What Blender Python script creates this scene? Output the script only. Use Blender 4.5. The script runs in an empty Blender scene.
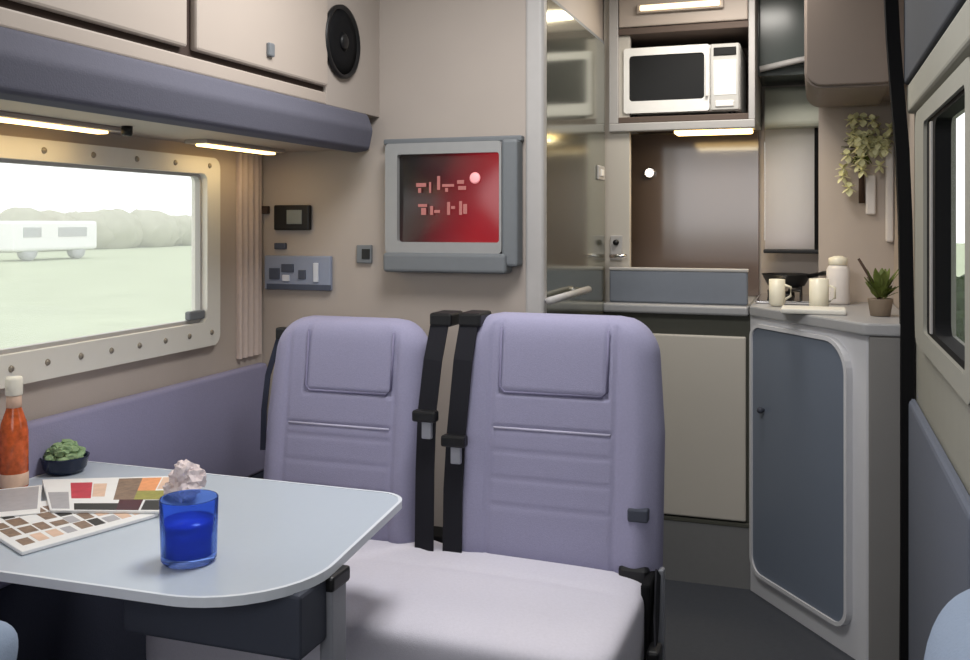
import bpy, bmesh, math, random
from mathutils import Vector, Matrix
random.seed(7)
PI = math.pi
scene = bpy.context.scene
COL = scene.collection

# ------------------------------------------------------------------ camera model (used only to survey positions)
F = 958.0
YAW = math.atan(330 / F)
RGT = Vector((math.cos(YAW), math.sin(YAW), 0))
FWD = Vector((-math.sin(YAW), math.cos(YAW), 0))
CAMZ = 1.25

def ray(px, py):
    return FWD + RGT * ((px - 485) / F) + Vector((0, 0, (222 - py) / F))
def onY(px, py, Y):
    r = ray(px, py); return r * (Y / r.y) + Vector((0, 0, CAMZ))
def onX(px, py, X):
    r = ray(px, py); return r * (X / r.x) + Vector((0, 0, CAMZ))
def onZ(px, py, Z):
    r = ray(px, py); return r * ((Z - CAMZ) / r.z) + Vector((0, 0, CAMZ))

# ------------------------------------------------------------------ materials
def srgb(r, g, b):
    def f(c):
        c /= 255.0
        return c / 12.92 if c <= 0.04045 else ((c + 0.055) / 1.055) ** 2.4
    return (f(r), f(g), f(b), 1)

def mat(name, rgb, rough=0.6, metal=0.0, var=0.05, scale=40, bump=0.0, bscale=300, spec=0.4, coat=0.0, stretch=None):
    m = bpy.data.materials.new(name); m.use_nodes = True
    nt = m.node_tree; n = nt.nodes; l = nt.links
    b = n['Principled BSDF']
    c = srgb(*rgb)
    b.inputs['Roughness'].default_value = rough
    b.inputs['Metallic'].default_value = metal
    b.inputs['Specular IOR Level'].default_value = spec
    b.inputs['Coat Weight'].default_value = coat
    tc = n.new('ShaderNodeTexCoord')
    src = tc.outputs['Object']
    if stretch:
        mp = n.new('ShaderNodeMapping'); mp.inputs['Scale'].default_value = stretch
        l.new(src, mp.inputs['Vector']); src = mp.outputs['Vector']
    nz = n.new('ShaderNodeTexNoise'); nz.inputs['Scale'].default_value = scale; nz.inputs['Detail'].default_value = 4
    l.new(src, nz.inputs['Vector'])
    mx = n.new('ShaderNodeMix'); mx.data_type = 'RGBA'
    mx.inputs['A'].default_value = tuple(v * (1 - var) for v in c[:3]) + (1,)
    mx.inputs['B'].default_value = tuple(min(1, v * (1 + var)) for v in c[:3]) + (1,)
    l.new(nz.outputs['Fac'], mx.inputs['Factor']); l.new(mx.outputs['Result'], b.inputs['Base Color'])
    if bump:
        n2 = n.new('ShaderNodeTexNoise'); n2.inputs['Scale'].default_value = bscale; n2.inputs['Detail'].default_value = 3
        l.new(src, n2.inputs['Vector'])
        bp = n.new('ShaderNodeBump'); bp.inputs['Strength'].default_value = bump; bp.inputs['Distance'].default_value = 0.002
        l.new(n2.outputs['Fac'], bp.inputs['Height']); l.new(bp.outputs['Normal'], b.inputs['Normal'])
    return m

def emit(name, rgb, strength):
    m = bpy.data.materials.new(name); m.use_nodes = True
    b = m.node_tree.nodes['Principled BSDF']
    b.inputs['Base Color'].default_value = srgb(*rgb)
    b.inputs['Emission Color'].default_value = srgb(*rgb)
    b.inputs['Emission Strength'].default_value = strength
    return m

def pane_mat(name, haze, gloss, tint=(1, 1, 1)):
    m = bpy.data.materials.new(name); m.use_nodes = True
    nt = m.node_tree; n = nt.nodes; l = nt.links
    n.remove(n['Principled BSDF']); out = n['Material Output']
    t = n.new('ShaderNodeBsdfTransparent'); t.inputs[0].default_value = (*tint, 1)
    g = n.new('ShaderNodeBsdfGlossy'); g.inputs['Roughness'].default_value = 0.02
    h = n.new('ShaderNodeBsdfTranslucent'); h.inputs[0].default_value = (1, 1, 1, 1)
    a = n.new('ShaderNodeMixShader'); a.inputs[0].default_value = haze
    c = n.new('ShaderNodeMixShader'); c.inputs[0].default_value = gloss
    l.new(t.outputs[0], a.inputs[1]); l.new(h.outputs[0], a.inputs[2])
    l.new(a.outputs[0], c.inputs[1]); l.new(g.outputs[0], c.inputs[2]); l.new(c.outputs[0], out.inputs[0])
    return m

M = dict(
    wall=mat('beige_wallboard', (170, 160, 152), 0.7, var=0.05, scale=6, bump=0.05),
    wall_side=mat('beige_wall_carpet', (182, 170, 160), 0.85, var=0.05, scale=8, bump=0.15),
    ceil=mat('ceiling_cloth', (205, 198, 188), 0.9),
    floor=mat('dark_floor_vinyl', (64, 67, 74), 0.5, var=0.2, scale=60),
    cream=mat('cream_locker_board', (174, 162, 152), 0.55, var=0.04, scale=5),
    gap=mat('brown_recess', (62, 48, 42), 0.8),
    blue=mat('slate_blue_pelmet_cloth', (93, 93, 106), 0.85, var=0.06, scale=120, bump=0.3),
    panel=mat('lavender_wall_cloth', (140, 138, 166), 0.9, var=0.06, scale=150, bump=0.3),
    seat=mat('lavender_seat_fabric', (144, 142, 168), 0.92, var=0.09, scale=220, bump=0.35, bscale=500),
    cushion=mat('toplit_lavender_seat_fabric', (208, 205, 216), 0.92, var=0.07, scale=160, bump=0.35, bscale=500),  # seat fabric lightened to paint in the light from above
    piping=mat('violet_grey_piping', (120, 117, 144), 0.8),
    black=mat('black_plastic', (20, 20, 22), 0.45),
    rubber=mat('black_rubber', (17, 17, 19), 0.8, spec=0.15),
    web=mat('black_webbing', (30, 30, 36), 0.75, var=0.2, scale=400, spec=0.2),
    table=mat('pale_blue_laminate', (180, 190, 202), 0.3, var=0.02, scale=80),
    tedge=mat('white_table_edging', (215, 220, 228), 0.35),
    gpost=mat('grey_metal_post', (140, 142, 150), 0.45),
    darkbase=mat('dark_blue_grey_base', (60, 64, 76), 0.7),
    frame=mat('cream_window_plastic', (222, 219, 210), 0.5, var=0.03, scale=20),
    stud=mat('grey_press_stud', (150, 142, 128), 0.35, metal=0.4),
    tvgrey=mat('grey_tv_plastic', (150, 150, 150), 0.5),
    tvdark=mat('dark_grey_tv_plastic', (112, 116, 120), 0.5),
    alu=mat('pale_grey_trim', (175, 172, 170), 0.45),
    chrome=mat('chrome', (225, 225, 228), 0.15, metal=1.0, var=0.0),
    mwwhite=mat('white_enamel', (236, 234, 230), 0.35),
    mwgrey=mat('light_grey_plastic', (190, 188, 184), 0.4),
    mwglass=mat('black_oven_glass', (14, 13, 12), 0.35, spec=0.2),
    niche=mat('dark_niche_board', (92, 78, 70), 0.7),
    splash=mat('brown_grey_gloss_panel', (112, 99, 95), 0.12, var=0.05, scale=4, spec=0.9),
    bluegrey=mat('blue_grey_glass_lid', (118, 124, 134), 0.25),
    door=mat('slate_blue_door_panel', (112, 121, 136), 0.4, var=0.05, scale=4),
    white=mat('white_cabinet_board', (208, 208, 212), 0.45, var=0.02),
    pale=mat('pale_cupboard_board', (192, 186, 176), 0.5, var=0.03, scale=3),
    toe=mat('grey_plinth_board', (120, 120, 120), 0.6),
    wtop=mat('grey_worktop_laminate', (160, 160, 162), 0.35, var=0.06, scale=90),
    taupe=mat('taupe_locker_board', (122, 110, 102), 0.5, var=0.05, scale=4),
    smoke=mat('smoked_grey_green_door', (70, 76, 74), 0.2, var=0.05, scale=4),
    olive=mat('pale_olive_cassette', (178, 180, 166), 0.5),
    blind=mat('white_blind_cloth', (222, 216, 212), 0.8, var=0.05, scale=30),
    curtain=mat('mauve_beige_curtain', (196, 180, 172), 0.9, var=0.08, scale=60),
    warm=emit('warm_lamp_diffuser', (255, 214, 140), 6.0),
    warmsoft=emit('soft_warm_lamp_diffuser', (255, 232, 190), 1.6),
    glintglow=emit('white_lamp_glint', (255, 240, 225), 3.0),  # self-lit white for the painted lamp reflection
    navy=mat('navy_ceramic', (24, 34, 58), 0.25),
    green=mat('green_salad_leaves', (132, 158, 118), 0.7, var=0.4, scale=60),
    paper=mat('white_paper', (226, 226, 226), 0.6),
    red=mat('red_print', (188, 60, 74), 0.5, var=0.3, scale=60),
    orange=mat('orange_print', (226, 152, 100), 0.5, var=0.25, scale=70),
    yolive=mat('olive_print', (150, 146, 70), 0.5, var=0.4, scale=70),
    brown=mat('brown_print', (130, 108, 90), 0.5, var=0.6, scale=90),
    maroon=mat('maroon_print', (70, 20, 32), 0.5, var=0.3, scale=70),
    dark=mat('dark_print', (38, 36, 32), 0.5, var=0.3, scale=70),
    gpage=mat('grey_print', (166, 164, 168), 0.5, var=0.15, scale=60),
    bottle=mat('orange_red_sauce', (196, 92, 48), 0.15, var=0.85, scale=70),
    bottlecap=mat('ivory_cap', (226, 222, 208), 0.4),
    label=mat('pale_pink_label', (214, 182, 160), 0.6, var=0.2, scale=60),
    napkin=mat('pale_tissue', (218, 204, 204), 0.9, var=0.15, scale=50),
    armc=mat('pale_blue_armrest_cloth', (150, 166, 190), 0.9, var=0.05, scale=150, bump=0.3),
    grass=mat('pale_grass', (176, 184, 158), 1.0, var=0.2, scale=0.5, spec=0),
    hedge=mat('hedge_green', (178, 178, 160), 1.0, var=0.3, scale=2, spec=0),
    bush=mat('bush_green', (40, 52, 30), 1.0, var=0.5, scale=6, spec=0),
    van=mat('white_vehicle_paint', (235, 235, 235), 0.5, spec=0.2),
    vang=mat('grey_vehicle_glass', (176, 178, 180), 0.5, spec=0.2),
    leaf=mat('dark_green_leaf', (92, 104, 44), 0.6, var=0.4, scale=40),
    yellow=mat('yellow_petal', (242, 236, 186), 0.7, var=0.3, scale=50),
    twig=mat('brown_twig', (62, 44, 34), 0.8),
    pot=mat('terracotta_grey_pot', (150, 134, 116), 0.7),
    ivory=mat('ivory_crockery', (232, 226, 206), 0.35),
    lcd=mat('grey_display', (126, 132, 132), 0.3),
    swpanel=mat('blue_grey_switch_panel', (136, 144, 164), 0.5),
    swlight=mat('pale_rocker_switch', (200, 204, 214), 0.5),
    swdark=mat('dark_rocker_switch', (70, 76, 92), 0.5),
    header=mat('dark_grey_header_cloth', (62, 66, 74), 0.85, var=0.06, scale=120, bump=0.3),
    navyshade_strap=mat('dark_navy_shade_and_strap', (46, 50, 66), 0.95, var=0.15, scale=200, bump=0.3),  # dark navy for the painted table shade and the side strap
    olivegap=mat('dark_olive_recess', (76, 76, 68), 0.7),
    doorlow=mat('slate_grey_door_cloth', (100, 106, 120), 0.9, var=0.06, scale=120, bump=0.3),
    stitch=mat('pale_lavender_piping', (178, 175, 196), 0.8),
    drink=mat('deep_blue_drink', (52, 76, 205), 0.2, var=0.02),
    doorgrey=mat('grey_beige_door_lining', (148, 147, 138), 0.7, var=0.06, scale=8),
    pillar=mat('grey_pillar_lining', (128, 126, 124), 0.7, var=0.05, scale=8),
)
def cloth_translucent(m, k):
    nt = m.node_tree; n = nt.nodes; l = nt.links; b = n['Principled BSDF']; out = n['Material Output']
    t = n.new('ShaderNodeBsdfTranslucent'); t.inputs[0].default_value = (.8, .77, .77, 1)
    x = n.new('ShaderNodeMixShader'); x.inputs[0].default_value = k
    l.new(b.outputs[0], x.inputs[1]); l.new(t.outputs[0], x.inputs[2]); l.new(x.outputs[0], out.inputs[0])
M['blindcloth'] = mat('white_blind_weave', (222, 216, 214), 0.9)
cloth_translucent(M['blindcloth'], 0.72)
M['pane'] = pane_mat('acrylic_pane', 0.14, 0.03)
M['pane_dark'] = pane_mat('acrylic_pane_right', 0.03, 0.04)
M['mirror'] = mat('smoked_mirror', (158, 160, 148), 0.13, metal=0.8, var=0.0)
# blue glass
def glass(name, rgb):
    m = bpy.data.materials.new(name); m.use_nodes = True
    b = m.node_tree.nodes['Principled BSDF']
    b.inputs['Base Color'].default_value = srgb(*rgb); b.inputs['Roughness'].default_value = 0.08
    b.inputs['Transmission Weight'].default_value = 0.9; b.inputs['IOR'].default_value = 1.06
    b.inputs['Specular IOR Level'].default_value = 0.5
    return m
M['blueglass'] = glass('blue_glass', (128, 164, 246))
# television picture: dark at the left running into red
def tv_picture():
    m = bpy.data.materials.new('red_tv_picture'); m.use_nodes = True
    nt = m.node_tree; n = nt.nodes; l = nt.links; b = n['Principled BSDF']
    tc = n.new('ShaderNodeTexCoord'); sp = n.new('ShaderNodeSeparateXYZ'); l.new(tc.outputs['Generated'], sp.inputs[0])
    a = n.new('ShaderNodeMath'); a.operation = 'MULTIPLY_ADD'; l.new(sp.outputs['Z'], a.inputs[0]); a.inputs[1].default_value = -0.30; a.inputs[2].default_value = 0.12
    s = n.new('ShaderNodeMath'); l.new(sp.outputs['X'], s.inputs[0]); l.new(a.outputs[0], s.inputs[1])
    r = n.new('ShaderNodeValToRGB'); l.new(s.outputs[0], r.inputs[0])
    e = r.color_ramp.elements
    e[0].position = 0.0; e[0].color = srgb(36, 30, 28); e[1].position = 0.85; e[1].color = srgb(186, 28, 40)
    k = e.new(0.3); k.color = srgb(72, 22, 26)
    k = e.new(0.6); k.color = srgb(150, 24, 36)
    b.inputs['Base Color'].default_value = (0.01, 0.01, 0.01, 1); b.inputs['Roughness'].default_value = 0.2
    l.new(r.outputs[0], b.inputs['Emission Color']); b.inputs['Emission Strength'].default_value = 0.6
    return m
M['tvpic'] = tv_picture()
M['tvtext'] = emit('pale_screen_marks', (150, 92, 88), 0.5)
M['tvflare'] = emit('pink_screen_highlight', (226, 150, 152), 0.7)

# ------------------------------------------------------------------ mesh helpers
def absorb(bm, tmp):
    me = bpy.data.meshes.new('t'); tmp.to_mesh(me); tmp.free(); bm.from_mesh(me); bpy.data.meshes.remove(me)

def rbox(bm, x0, x1, y0, y1, z0, z1, r=0.0, seg=2, mi=0):
    t = bmesh.new()
    bmesh.ops.create_cube(t, size=1)
    for v in t.verts:
        v.co = Vector((x0 + (v.co.x + .5) * (x1 - x0), y0 + (v.co.y + .5) * (y1 - y0), z0 + (v.co.z + .5) * (z1 - z0)))
    if r > 0:
        bmesh.ops.bevel(t, geom=t.edges[:], offset=r, segments=seg, affect='EDGES', profile=0.5)
    for f in t.faces: f.material_index = mi
    absorb(bm, t); return bm

def prism(bm, pts, axis, a0, a1, r=0.0, seg=2, mi=0):
    """pts: 2D outline; axis 'z': (x,y) extruded in z; 'y': (x,z); 'x': (y,z)."""
    t = bmesh.new()
    def mk(p, a):
        return {'z': (p[0], p[1], a), 'y': (p[0], a, p[1]), 'x': (a, p[0], p[1])}[axis]
    lo = [t.verts.new(mk(p, a0)) for p in pts]; hi = [t.verts.new(mk(p, a1)) for p in pts]
    n = len(pts)
    t.faces.new(lo); t.faces.new(hi)
    for i in range(n): t.faces.new((lo[i], lo[(i + 1) % n], hi[(i + 1) % n], hi[i]))
    bmesh.ops.recalc_face_normals(t, faces=t.faces[:])
    if r > 0:
        ed = [e for e in t.edges if (e.verts[0] in lo and e.verts[1] in lo) or (e.verts[0] in hi and e.verts[1] in hi)]
        bmesh.ops.bevel(t, geom=ed, offset=r, segments=seg, affect='EDGES', profile=0.5)
    for f in t.faces: f.material_index = mi
    absorb(bm, t); return bm

def rrect(x0, x1, y0, y1, radii, n=8):
    """rounded rectangle outline, radii = (bl, br, tr, tl)"""
    out = []
    for (cx, cy, sx, sy, a0), r in zip(((x0, y0, 1, 1, PI), (x1, y0, -1, 1, 1.5 * PI), (x1, y1, -1, -1, 0), (x0, y1, 1, -1, .5 * PI)), radii):
        if r <= 0: out.append((cx, cy)); continue
        for i in range(n + 1):
            a = a0 + .5 * PI * i / n
            out.append((cx + sx * r + r * math.cos(a), cy + sy * r + r * math.sin(a)))
    return out

def round_poly(pts, radii, n=8):
    out = []; N = len(pts)
    for i in range(N):
        p = Vector(pts[i]); a = (Vector(pts[i - 1]) - p); b = (Vector(pts[(i + 1) % N]) - p)
        r = radii[i]
        if r <= 0: out.append(tuple(p)); continue
        a.normalize(); b.normalize(); half = a.angle(b) / 2
        d = r / math.tan(half); c = p + (a + b).normalized() * (r / math.sin(half))
        s = p + a * d - c; e = p + b * d - c
        for k in range(n + 1):
            t = k / n
            v = (s * (1 - t) + e * t)
            v = v.normalized() * r
            out.append(tuple(c + v))
    return out

def frame2d(bm, outer, inner, axis, a0, a1, mi=0):
    """ring between two outlines of equal length"""
    t = bmesh.new()
    def mk(p, a):
        return {'z': (p[0], p[1], a), 'y': (p[0], a, p[1]), 'x': (a, p[0], p[1])}[axis]
    n = len(outer)
    V = [[t.verts.new(mk(p, a)) for p in ring] for ring in (outer, inner) for a in (a0, a1)]
    o0, o1, i0, i1 = V
    for k in range(n):
        j = (k + 1) % n
        for q in ((o0[k], o0[j], o1[j], o1[k]), (i0[k], i0[j], i1[j], i1[k]), (o1[k], o1[j], i1[j], i1[k]), (o0[k], o0[j], i0[j], i0[k])):
            t.faces.new(q)
    bmesh.ops.recalc_face_normals(t, faces=t.faces[:])
    for f in t.faces: f.material_index = mi
    absorb(bm, t); return bm

def tube(bm, pts, r, seg=10, mi=0, flat=None, closed=False):
    """sweep; flat=(w,t) with a fixed width direction makes a strap"""
    t = bmesh.new(); pts = [Vector(p) for p in pts]; rings = []; N = len(pts)
    for i, p in enumerate(pts):
        if closed: d = (pts[(i + 1) % N] - pts[i - 1])
        else: d = (pts[min(i + 1, N - 1)] - pts[max(i - 1, 0)])
        d.normalize()
        rr = r[i] if isinstance(r, (list, tuple)) else r
        if flat:
            w, th, wd = flat; wd = Vector(wd); wd = (wd - d * wd.dot(d)).normalized(); nn = d.cross(wd)
            ring = [t.verts.new(p + wd * (sx * w / 2) + nn * (sy * th / 2)) for sx, sy in ((-1, -1), (1, -1), (1, 1), (-1, 1))]
        else:
            up = Vector((0, 0, 1)) if abs(d.z) < 0.9 else Vector((1, 0, 0))
            a = d.cross(up).normalized(); b = d.cross(a)
            ring = [t.verts.new(p + a * (rr * math.cos(2 * PI * k / seg)) + b * (rr * math.sin(2 * PI * k / seg))) for k in range(seg)]
        rings.append(ring)
    m = len(rings[0])
    for i in range(N if closed else N - 1):
        A = rings[i]; B = rings[(i + 1) % N]
        for k in range(m): t.faces.new((A[k], A[(k + 1) % m], B[(k + 1) % m], B[k]))
    if not closed: t.faces.new(rings[0]); t.faces.new(rings[-1])
    bmesh.ops.recalc_face_normals(t, faces=t.faces[:])
    for f in t.faces: f.material_index = mi; f.smooth = not flat
    absorb(bm, t); return bm

def lathe(bm, prof, c, seg=32, mi=0, axis='z', smooth=True):
    t = bmesh.new(); c = Vector(c); rings = []
    for r, h in prof:
        ring = []
        for k in range(seg):
            a = 2 * PI * k / seg; u, v = r * math.cos(a), r * math.sin(a)
            ring.append(t.verts.new(c + Vector({'z': (u, v, h), 'y': (u, h, v), 'x': (h, u, v)}[axis])))
        rings.append(ring)
    for A, B in zip(rings, rings[1:]):
        for k in range(seg): t.faces.new((A[k], A[(k + 1) % seg], B[(k + 1) % seg], B[k]))
    bmesh.ops.remove_doubles(t, verts=t.verts[:], dist=1e-6)
    for ring in (rings[0], rings[-1]):
        vs = [v for v in ring if v.is_valid]
        if len(vs) > 2:
            try: t.faces.new(vs)
            except ValueError: pass
    bmesh.ops.recalc_face_normals(t, faces=t.faces[:])
    for f in t.faces: f.material_index = mi; f.smooth = smooth
    absorb(bm, t); return bm

def pillow(bm, c, h, p=4, n=14, deform=None, mi=0):
    """superellipsoid cushion: centre c, half sizes h"""
    t = bmesh.new()
    bmesh.ops.create_cube(t, size=2)
    bmesh.ops.subdivide_edges(t, edges=t.edges[:], cuts=n, use_grid_fill=True)
    for v in t.verts:
        x, y, z = v.co
        s = (abs(x) ** p + abs(y) ** p + abs(z) ** p) ** (-1 / p)
        q = Vector((x * s, y * s, z * s))
        if deform: q = deform(q)
        v.co = Vector((c[0] + q.x * h[0], c[1] + q.y * h[1], c[2] + q.z * h[2]))
    for f in t.faces: f.smooth = True; f.material_index = mi
    absorb(bm, t); return bm

def blob(bm, c, r, sq=(1, 1, 1), rough=0.25, sub=3, seed=0, mi=0):
    rnd = random.Random(seed); t = bmesh.new()
    bmesh.ops.create_icosphere(t, subdivisions=sub, radius=1)
    for v in t.verts:
        k = r * (1 + rnd.uniform(-rough, rough))
        v.co = Vector((c[0] + v.co.x * k * sq[0], c[1] + v.co.y * k * sq[1], c[2] + v.co.z * k * sq[2]))
    for f in t.faces: f.material_index = mi
    absorb(bm, t); return bm

def offset_of(o):
    v = Vector((0, 0, 0))
    while o is not None: v += o.location; o = o.parent
    return v

def obj(name, bm, mats, parent=None, smooth=None, base=None):
    me = bpy.data.meshes.new(name)
    off = offset_of(parent)
    loc = Vector((0, 0, 0))
    if parent is None:
        cs = [v.co for v in bm.verts]
        loc = Vector(((min(c.x for c in cs) + max(c.x for c in cs)) / 2, (min(c.y for c in cs) + max(c.y for c in cs)) / 2, min(c.z for c in cs)))
        off = loc
    bmesh.ops.translate(bm, verts=bm.verts[:], vec=-off)
    bm.to_mesh(me); bm.free()
    if not isinstance(mats, (list, tuple)): mats = [mats]
    for m in mats: me.materials.append(M[m] if isinstance(m, str) else m)
    if smooth:
        for p in me.polygons: p.use_smooth = True
    o = bpy.data.objects.new(name, me); COL.objects.link(o)
    o.location = loc
    if parent: o.parent = parent
    return o

def thing(name, label, cat, loc, group=None):
    o = bpy.data.objects.new(name, None); o.empty_display_size = 0.05; COL.objects.link(o)
    o.location = loc; o['label'] = label; o['category'] = cat
    if group: o['group'] = group
    return o
def tag(o, label, cat, group=None):
    o['label'] = label; o['category'] = cat
    if group: o['group'] = group
    return o
def struct(o): o['kind'] = 'structure'; return o
B = bmesh.new

# ------------------------------------------------------------------ key planes
XL, XR, YP, YR, ZC = -1.60, 0.26, 2.55, 3.86, 2.12

# ------------------------------------------------------------------ the shell
struct(obj('floor', rbox(B(), -1.7, 0.95, -1.0, 3.95, -0.05, 0), 'floor'))
bm = B()
prism(bm, [(-1.7, -1.0), (0.95, -1.0), (0.95, 3.95), (-1.7, 3.95)], 'z', ZC, ZC + 0.04)
struct(obj('ceiling', bm, 'ceil'))

def holed(bm, y0, y1, z0, z1, hy0, hy1, hz0, hz1, x0, x1):
    outer = [(y0, z0), (y1, z0), (y1, z1), (y0, z1)]; inner = [(hy0, hz0), (hy1, hz0), (hy1, hz1), (hy0, hz1)]
    return frame2d(bm, outer, inner, 'x', x0, x1)
WY0, WY1, WZ0, WZ1 = 0.95, 2.27, 0.945, 1.40
struct(obj('wall_left', holed(B(), -1.0, 3.95, 0, ZC, WY0, WY1, WZ0, WZ1, XL - 0.04, XL), 'wall_side'))
bm = B(); frame2d(bm, [(-1.7, 0), (0.35, 0), (0.35, ZC), (-1.7, ZC)], [(-0.185, 1.18), (-0.01, 1.18), (-0.01, 1.56), (-0.185, 1.56)], 'y', YR, YR + 0.03)
struct(obj('wall_rear', bm, 'wall'))
struct(obj('window_3', rbox(B(), -0.185, -0.01, YR + .012, YR + .016, 1.18, 1.56), 'pane_dark'))
bm = B(); frame2d(bm, [(-1.7, 0), (0.95, 0), (0.95, ZC), (-1.7, ZC)], [(-1.4, 1.0), (0.7, 1.0), (0.7, 1.75), (-1.4, 1.75)], 'y', -1.0, -0.96)
struct(obj('wall_front', bm, 'wall'))
bm = B(); prism(bm, [(XR + .05, 1.72), (XR, 1.72), (XR, 1.68), (0.91, 1.68), (0.91, -1.0), (0.95, -1.0), (0.95, 1.72)], 'z', 0, ZC)
struct(obj('wall_cab', bm, 'doorgrey'))
struct(obj('wall_right', rbox(B(), XR, XR + 0.04, 2.894, 3.9, 0, ZC), 'wall_side'))
# washroom front wall and side wall
struct(obj('wall_partition', rbox(B(), XL, -0.75, YP, YP + 0.025, 0, ZC), 'wall'))
struct(obj('wall_washroom', rbox(B(), -0.75, -0.730, YP + 0.025, 3.44, 0, ZC), 'wall'))
# pale edge moulding of the partition
bm = B(); prism(bm, rrect(-0.758, -0.704, YP - 0.012, YP + 0.03, (.01, .012, .012, .01), 4), 'z', 0, ZC)
struct(obj('trim_1', bm, 'alu', smooth=False))

# window_1 (left wall)
w1 = obj('window_1', frame2d(B(), rrect(WY0 - 0.06, 2.300, 0.908, 1.428, (.03,) * 4, 6), rrect(WY0 + 0.02, 2.240, 0.975, 1.382, (.02,) * 4, 6), 'x', XL - 0.03, XL + 0.022), 'frame')
struct(w1)
obj('pane', rbox(B(), XL - 0.022, XL - 0.016, WY0 + 0.005, 2.26, 0.96, 1.395), 'pane', w1)
obj('gasket', frame2d(B(), rrect(WY0 + 0.02, 2.240, 0.975, 1.382, (.02,) * 4, 6), rrect(WY0 + 0.028, 2.232, 0.984, 1.374, (.02,) * 4, 6), 'x', XL - 0.012, XL + 0.004), 'alu', w1)
for z, ys in ((0.945, [1.46 + 0.1 * i for i in range(9)]), (1.405, [1.50 + 0.15 * i for i in range(6)])):
    for y in ys:
        obj('stud', lathe(B(), [(0.0, 0.026), (0.006, 0.025), (0.008, 0.021)], (XL, y, z), 12, axis='x'), 'stud', w1)
bm = B(); rbox(bm, XL + 0.002, XL + 0.02, 2.165, 2.235, 0.985, 1.01, 0.005)
obj('catch', bm, 'tvdark', w1)

# lavender padded lining below the left window
bm = B(); rbox(bm, XL, XL + 0.035, 0.9, 2.53, 0.50, 0.825, 0.012, 3)
struct(obj('trim_2', bm, 'panel', smooth=True))

struct(obj('trim_8', rbox(B(), XL, XL + 0.03, -0.9, 2.53, 0.0, 0.50, 0.006), 'navyshade_strap'))  # lower lining coloured dark to paint the shade under the table

# ------------------------------------------------------------------ sliding door on the right with its window
d1 = struct(obj('door_1', holed(B(), 1.72, 2.87, 0, 1.62, 1.80, 2.46, 0.985, 1.49, XR, XR + 0.05), 'doorgrey'))
obj('door_trim_panel', rbox(B(), XR - 0.022, XR, 1.74, 2.82, 0.05, 0.775, 0.015, 3), 'doorlow', d1)
w2 = struct(obj('window_2', frame2d(B(), rrect(1.726, 2.66, 0.945, 1.525, (.05,) * 4, 6), rrect(1.80, 2.46, 0.99, 1.485, (.02,) * 4, 6), 'x', XR - 0.02, XR + 0.03), 'doorgrey'))
obj('gasket', frame2d(B(), rrect(1.80, 2.46, 0.99, 1.485, (.02,) * 4, 6), rrect(1.82, 2.30, 1.004, 1.475, (.03,) * 4, 6), 'x', XR - 0.012, XR + 0.02), 'rubber', w2)
obj('pane', rbox(B(), XR + 0.02, XR + 0.025, 1.80, 2.44, 0.985, 1.49), 'pane_dark', w2)
obj('pane_rail', rbox(B(), XR - 0.016, XR + 0.0, 2.345, 2.37, 1.0, 1.475), 'alu', w2)
# head rail and dark blue-grey header above the door
struct(obj('trim_3', rbox(B(), XR - 0.022, XR + 0.05, 1.722, 2.86, 1.545, 1.625, 0.010, 3), 'doorgrey'))
bm = B(); rbox(bm, XR - 0.03, XR + 0.05, 1.722, 2.86, 1.625, ZC, 0.008, 3)
struct(obj('trim_4', bm, 'header', smooth=False))
# black seal of the doorway, following the bowed body side
bm = B()
pts = [onY(px, py, 2.865) for px, py in ((890, -20), (893, 40), (897, 90), (902, 150), (905, 220), (907, 330), (907, 450), (907, 560), (906, 700))]
pts = [(p.x, 2.865, p.z) for p in pts]
pts = [(pts[0][0], 2.865, ZC)] + [p for p in pts if 0 < p[2] < ZC] + [(pts[-1][0], 2.865, 0)]
tube(bm, pts, 0.02, flat=(0.034, 0.05, (1, 0, 0)))
struct(obj('trim_5', bm, 'rubber'))
# pillar lining between corner cabinet and seal
struct(obj('trim_6', rbox(B(), 0.142, XR + 0.04, 2.875, 2.893, 0, 0.932, 0.006), 'pillar'))

# ------------------------------------------------------------------ left overhead locker
ol = thing('overhead_locker', 'long cream overhead locker with two flap doors above the left window', 'locker', (-1.4, 1.6, 1.56))
bm = B(); rbox(bm, XL, -1.222, 0.75, YP, 1.555, ZC); obj('carcass', bm, 'cream', ol)
bm = B(); rbox(bm, -1.2215, -1.214, 0.8, 2.228, 1.583, 2.105); obj('recess', bm, 'gap', ol)
bm = B(); rbox(bm, -1.222, -1.205, 0.75, 2.228, 1.556, 1.588, 0.004); obj('bottom_rail', bm, 'cream', ol)
bm = B(); rbox(bm, -1.222, -1.205, 2.226, YP, 1.556, ZC, 0.002); obj('end_panel', bm, 'wall', ol)
for y0, y1, ky in ((0.80, 1.632, 1.2), (1.662, 2.222, 0)):
    d = obj('door', rbox(B(), -1.216, -1.196, y0, y1, 1.602, 2.105, 0.006), 'cream', ol)
    if ky == 0:
        k = onX(269, 50, -1.196)
        obj('knob', rbox(B(), -1.198, -1.186, k.y - .012, k.y + .012, k.z - .016, k.z + .016, 0.004), 'tvdark', d)
bm = B()
prof = round_poly([(-1.235, 1.446), (-1.19, 1.452), (-1.178, 1.51), (-1.196, 1.556), (-1.235, 1.556)], (.004, .015, .03, .015, .002), 5)
prism(bm, prof, 'y', 0.75, 2.455, 0.006)
obj('pelmet', bm, 'blue', ol)

bm = B(); rbox(bm, XL, -1.236, 0.75, YP, 1.462, 1.474, 0.002); obj('underside', bm, 'cream', ol)
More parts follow.
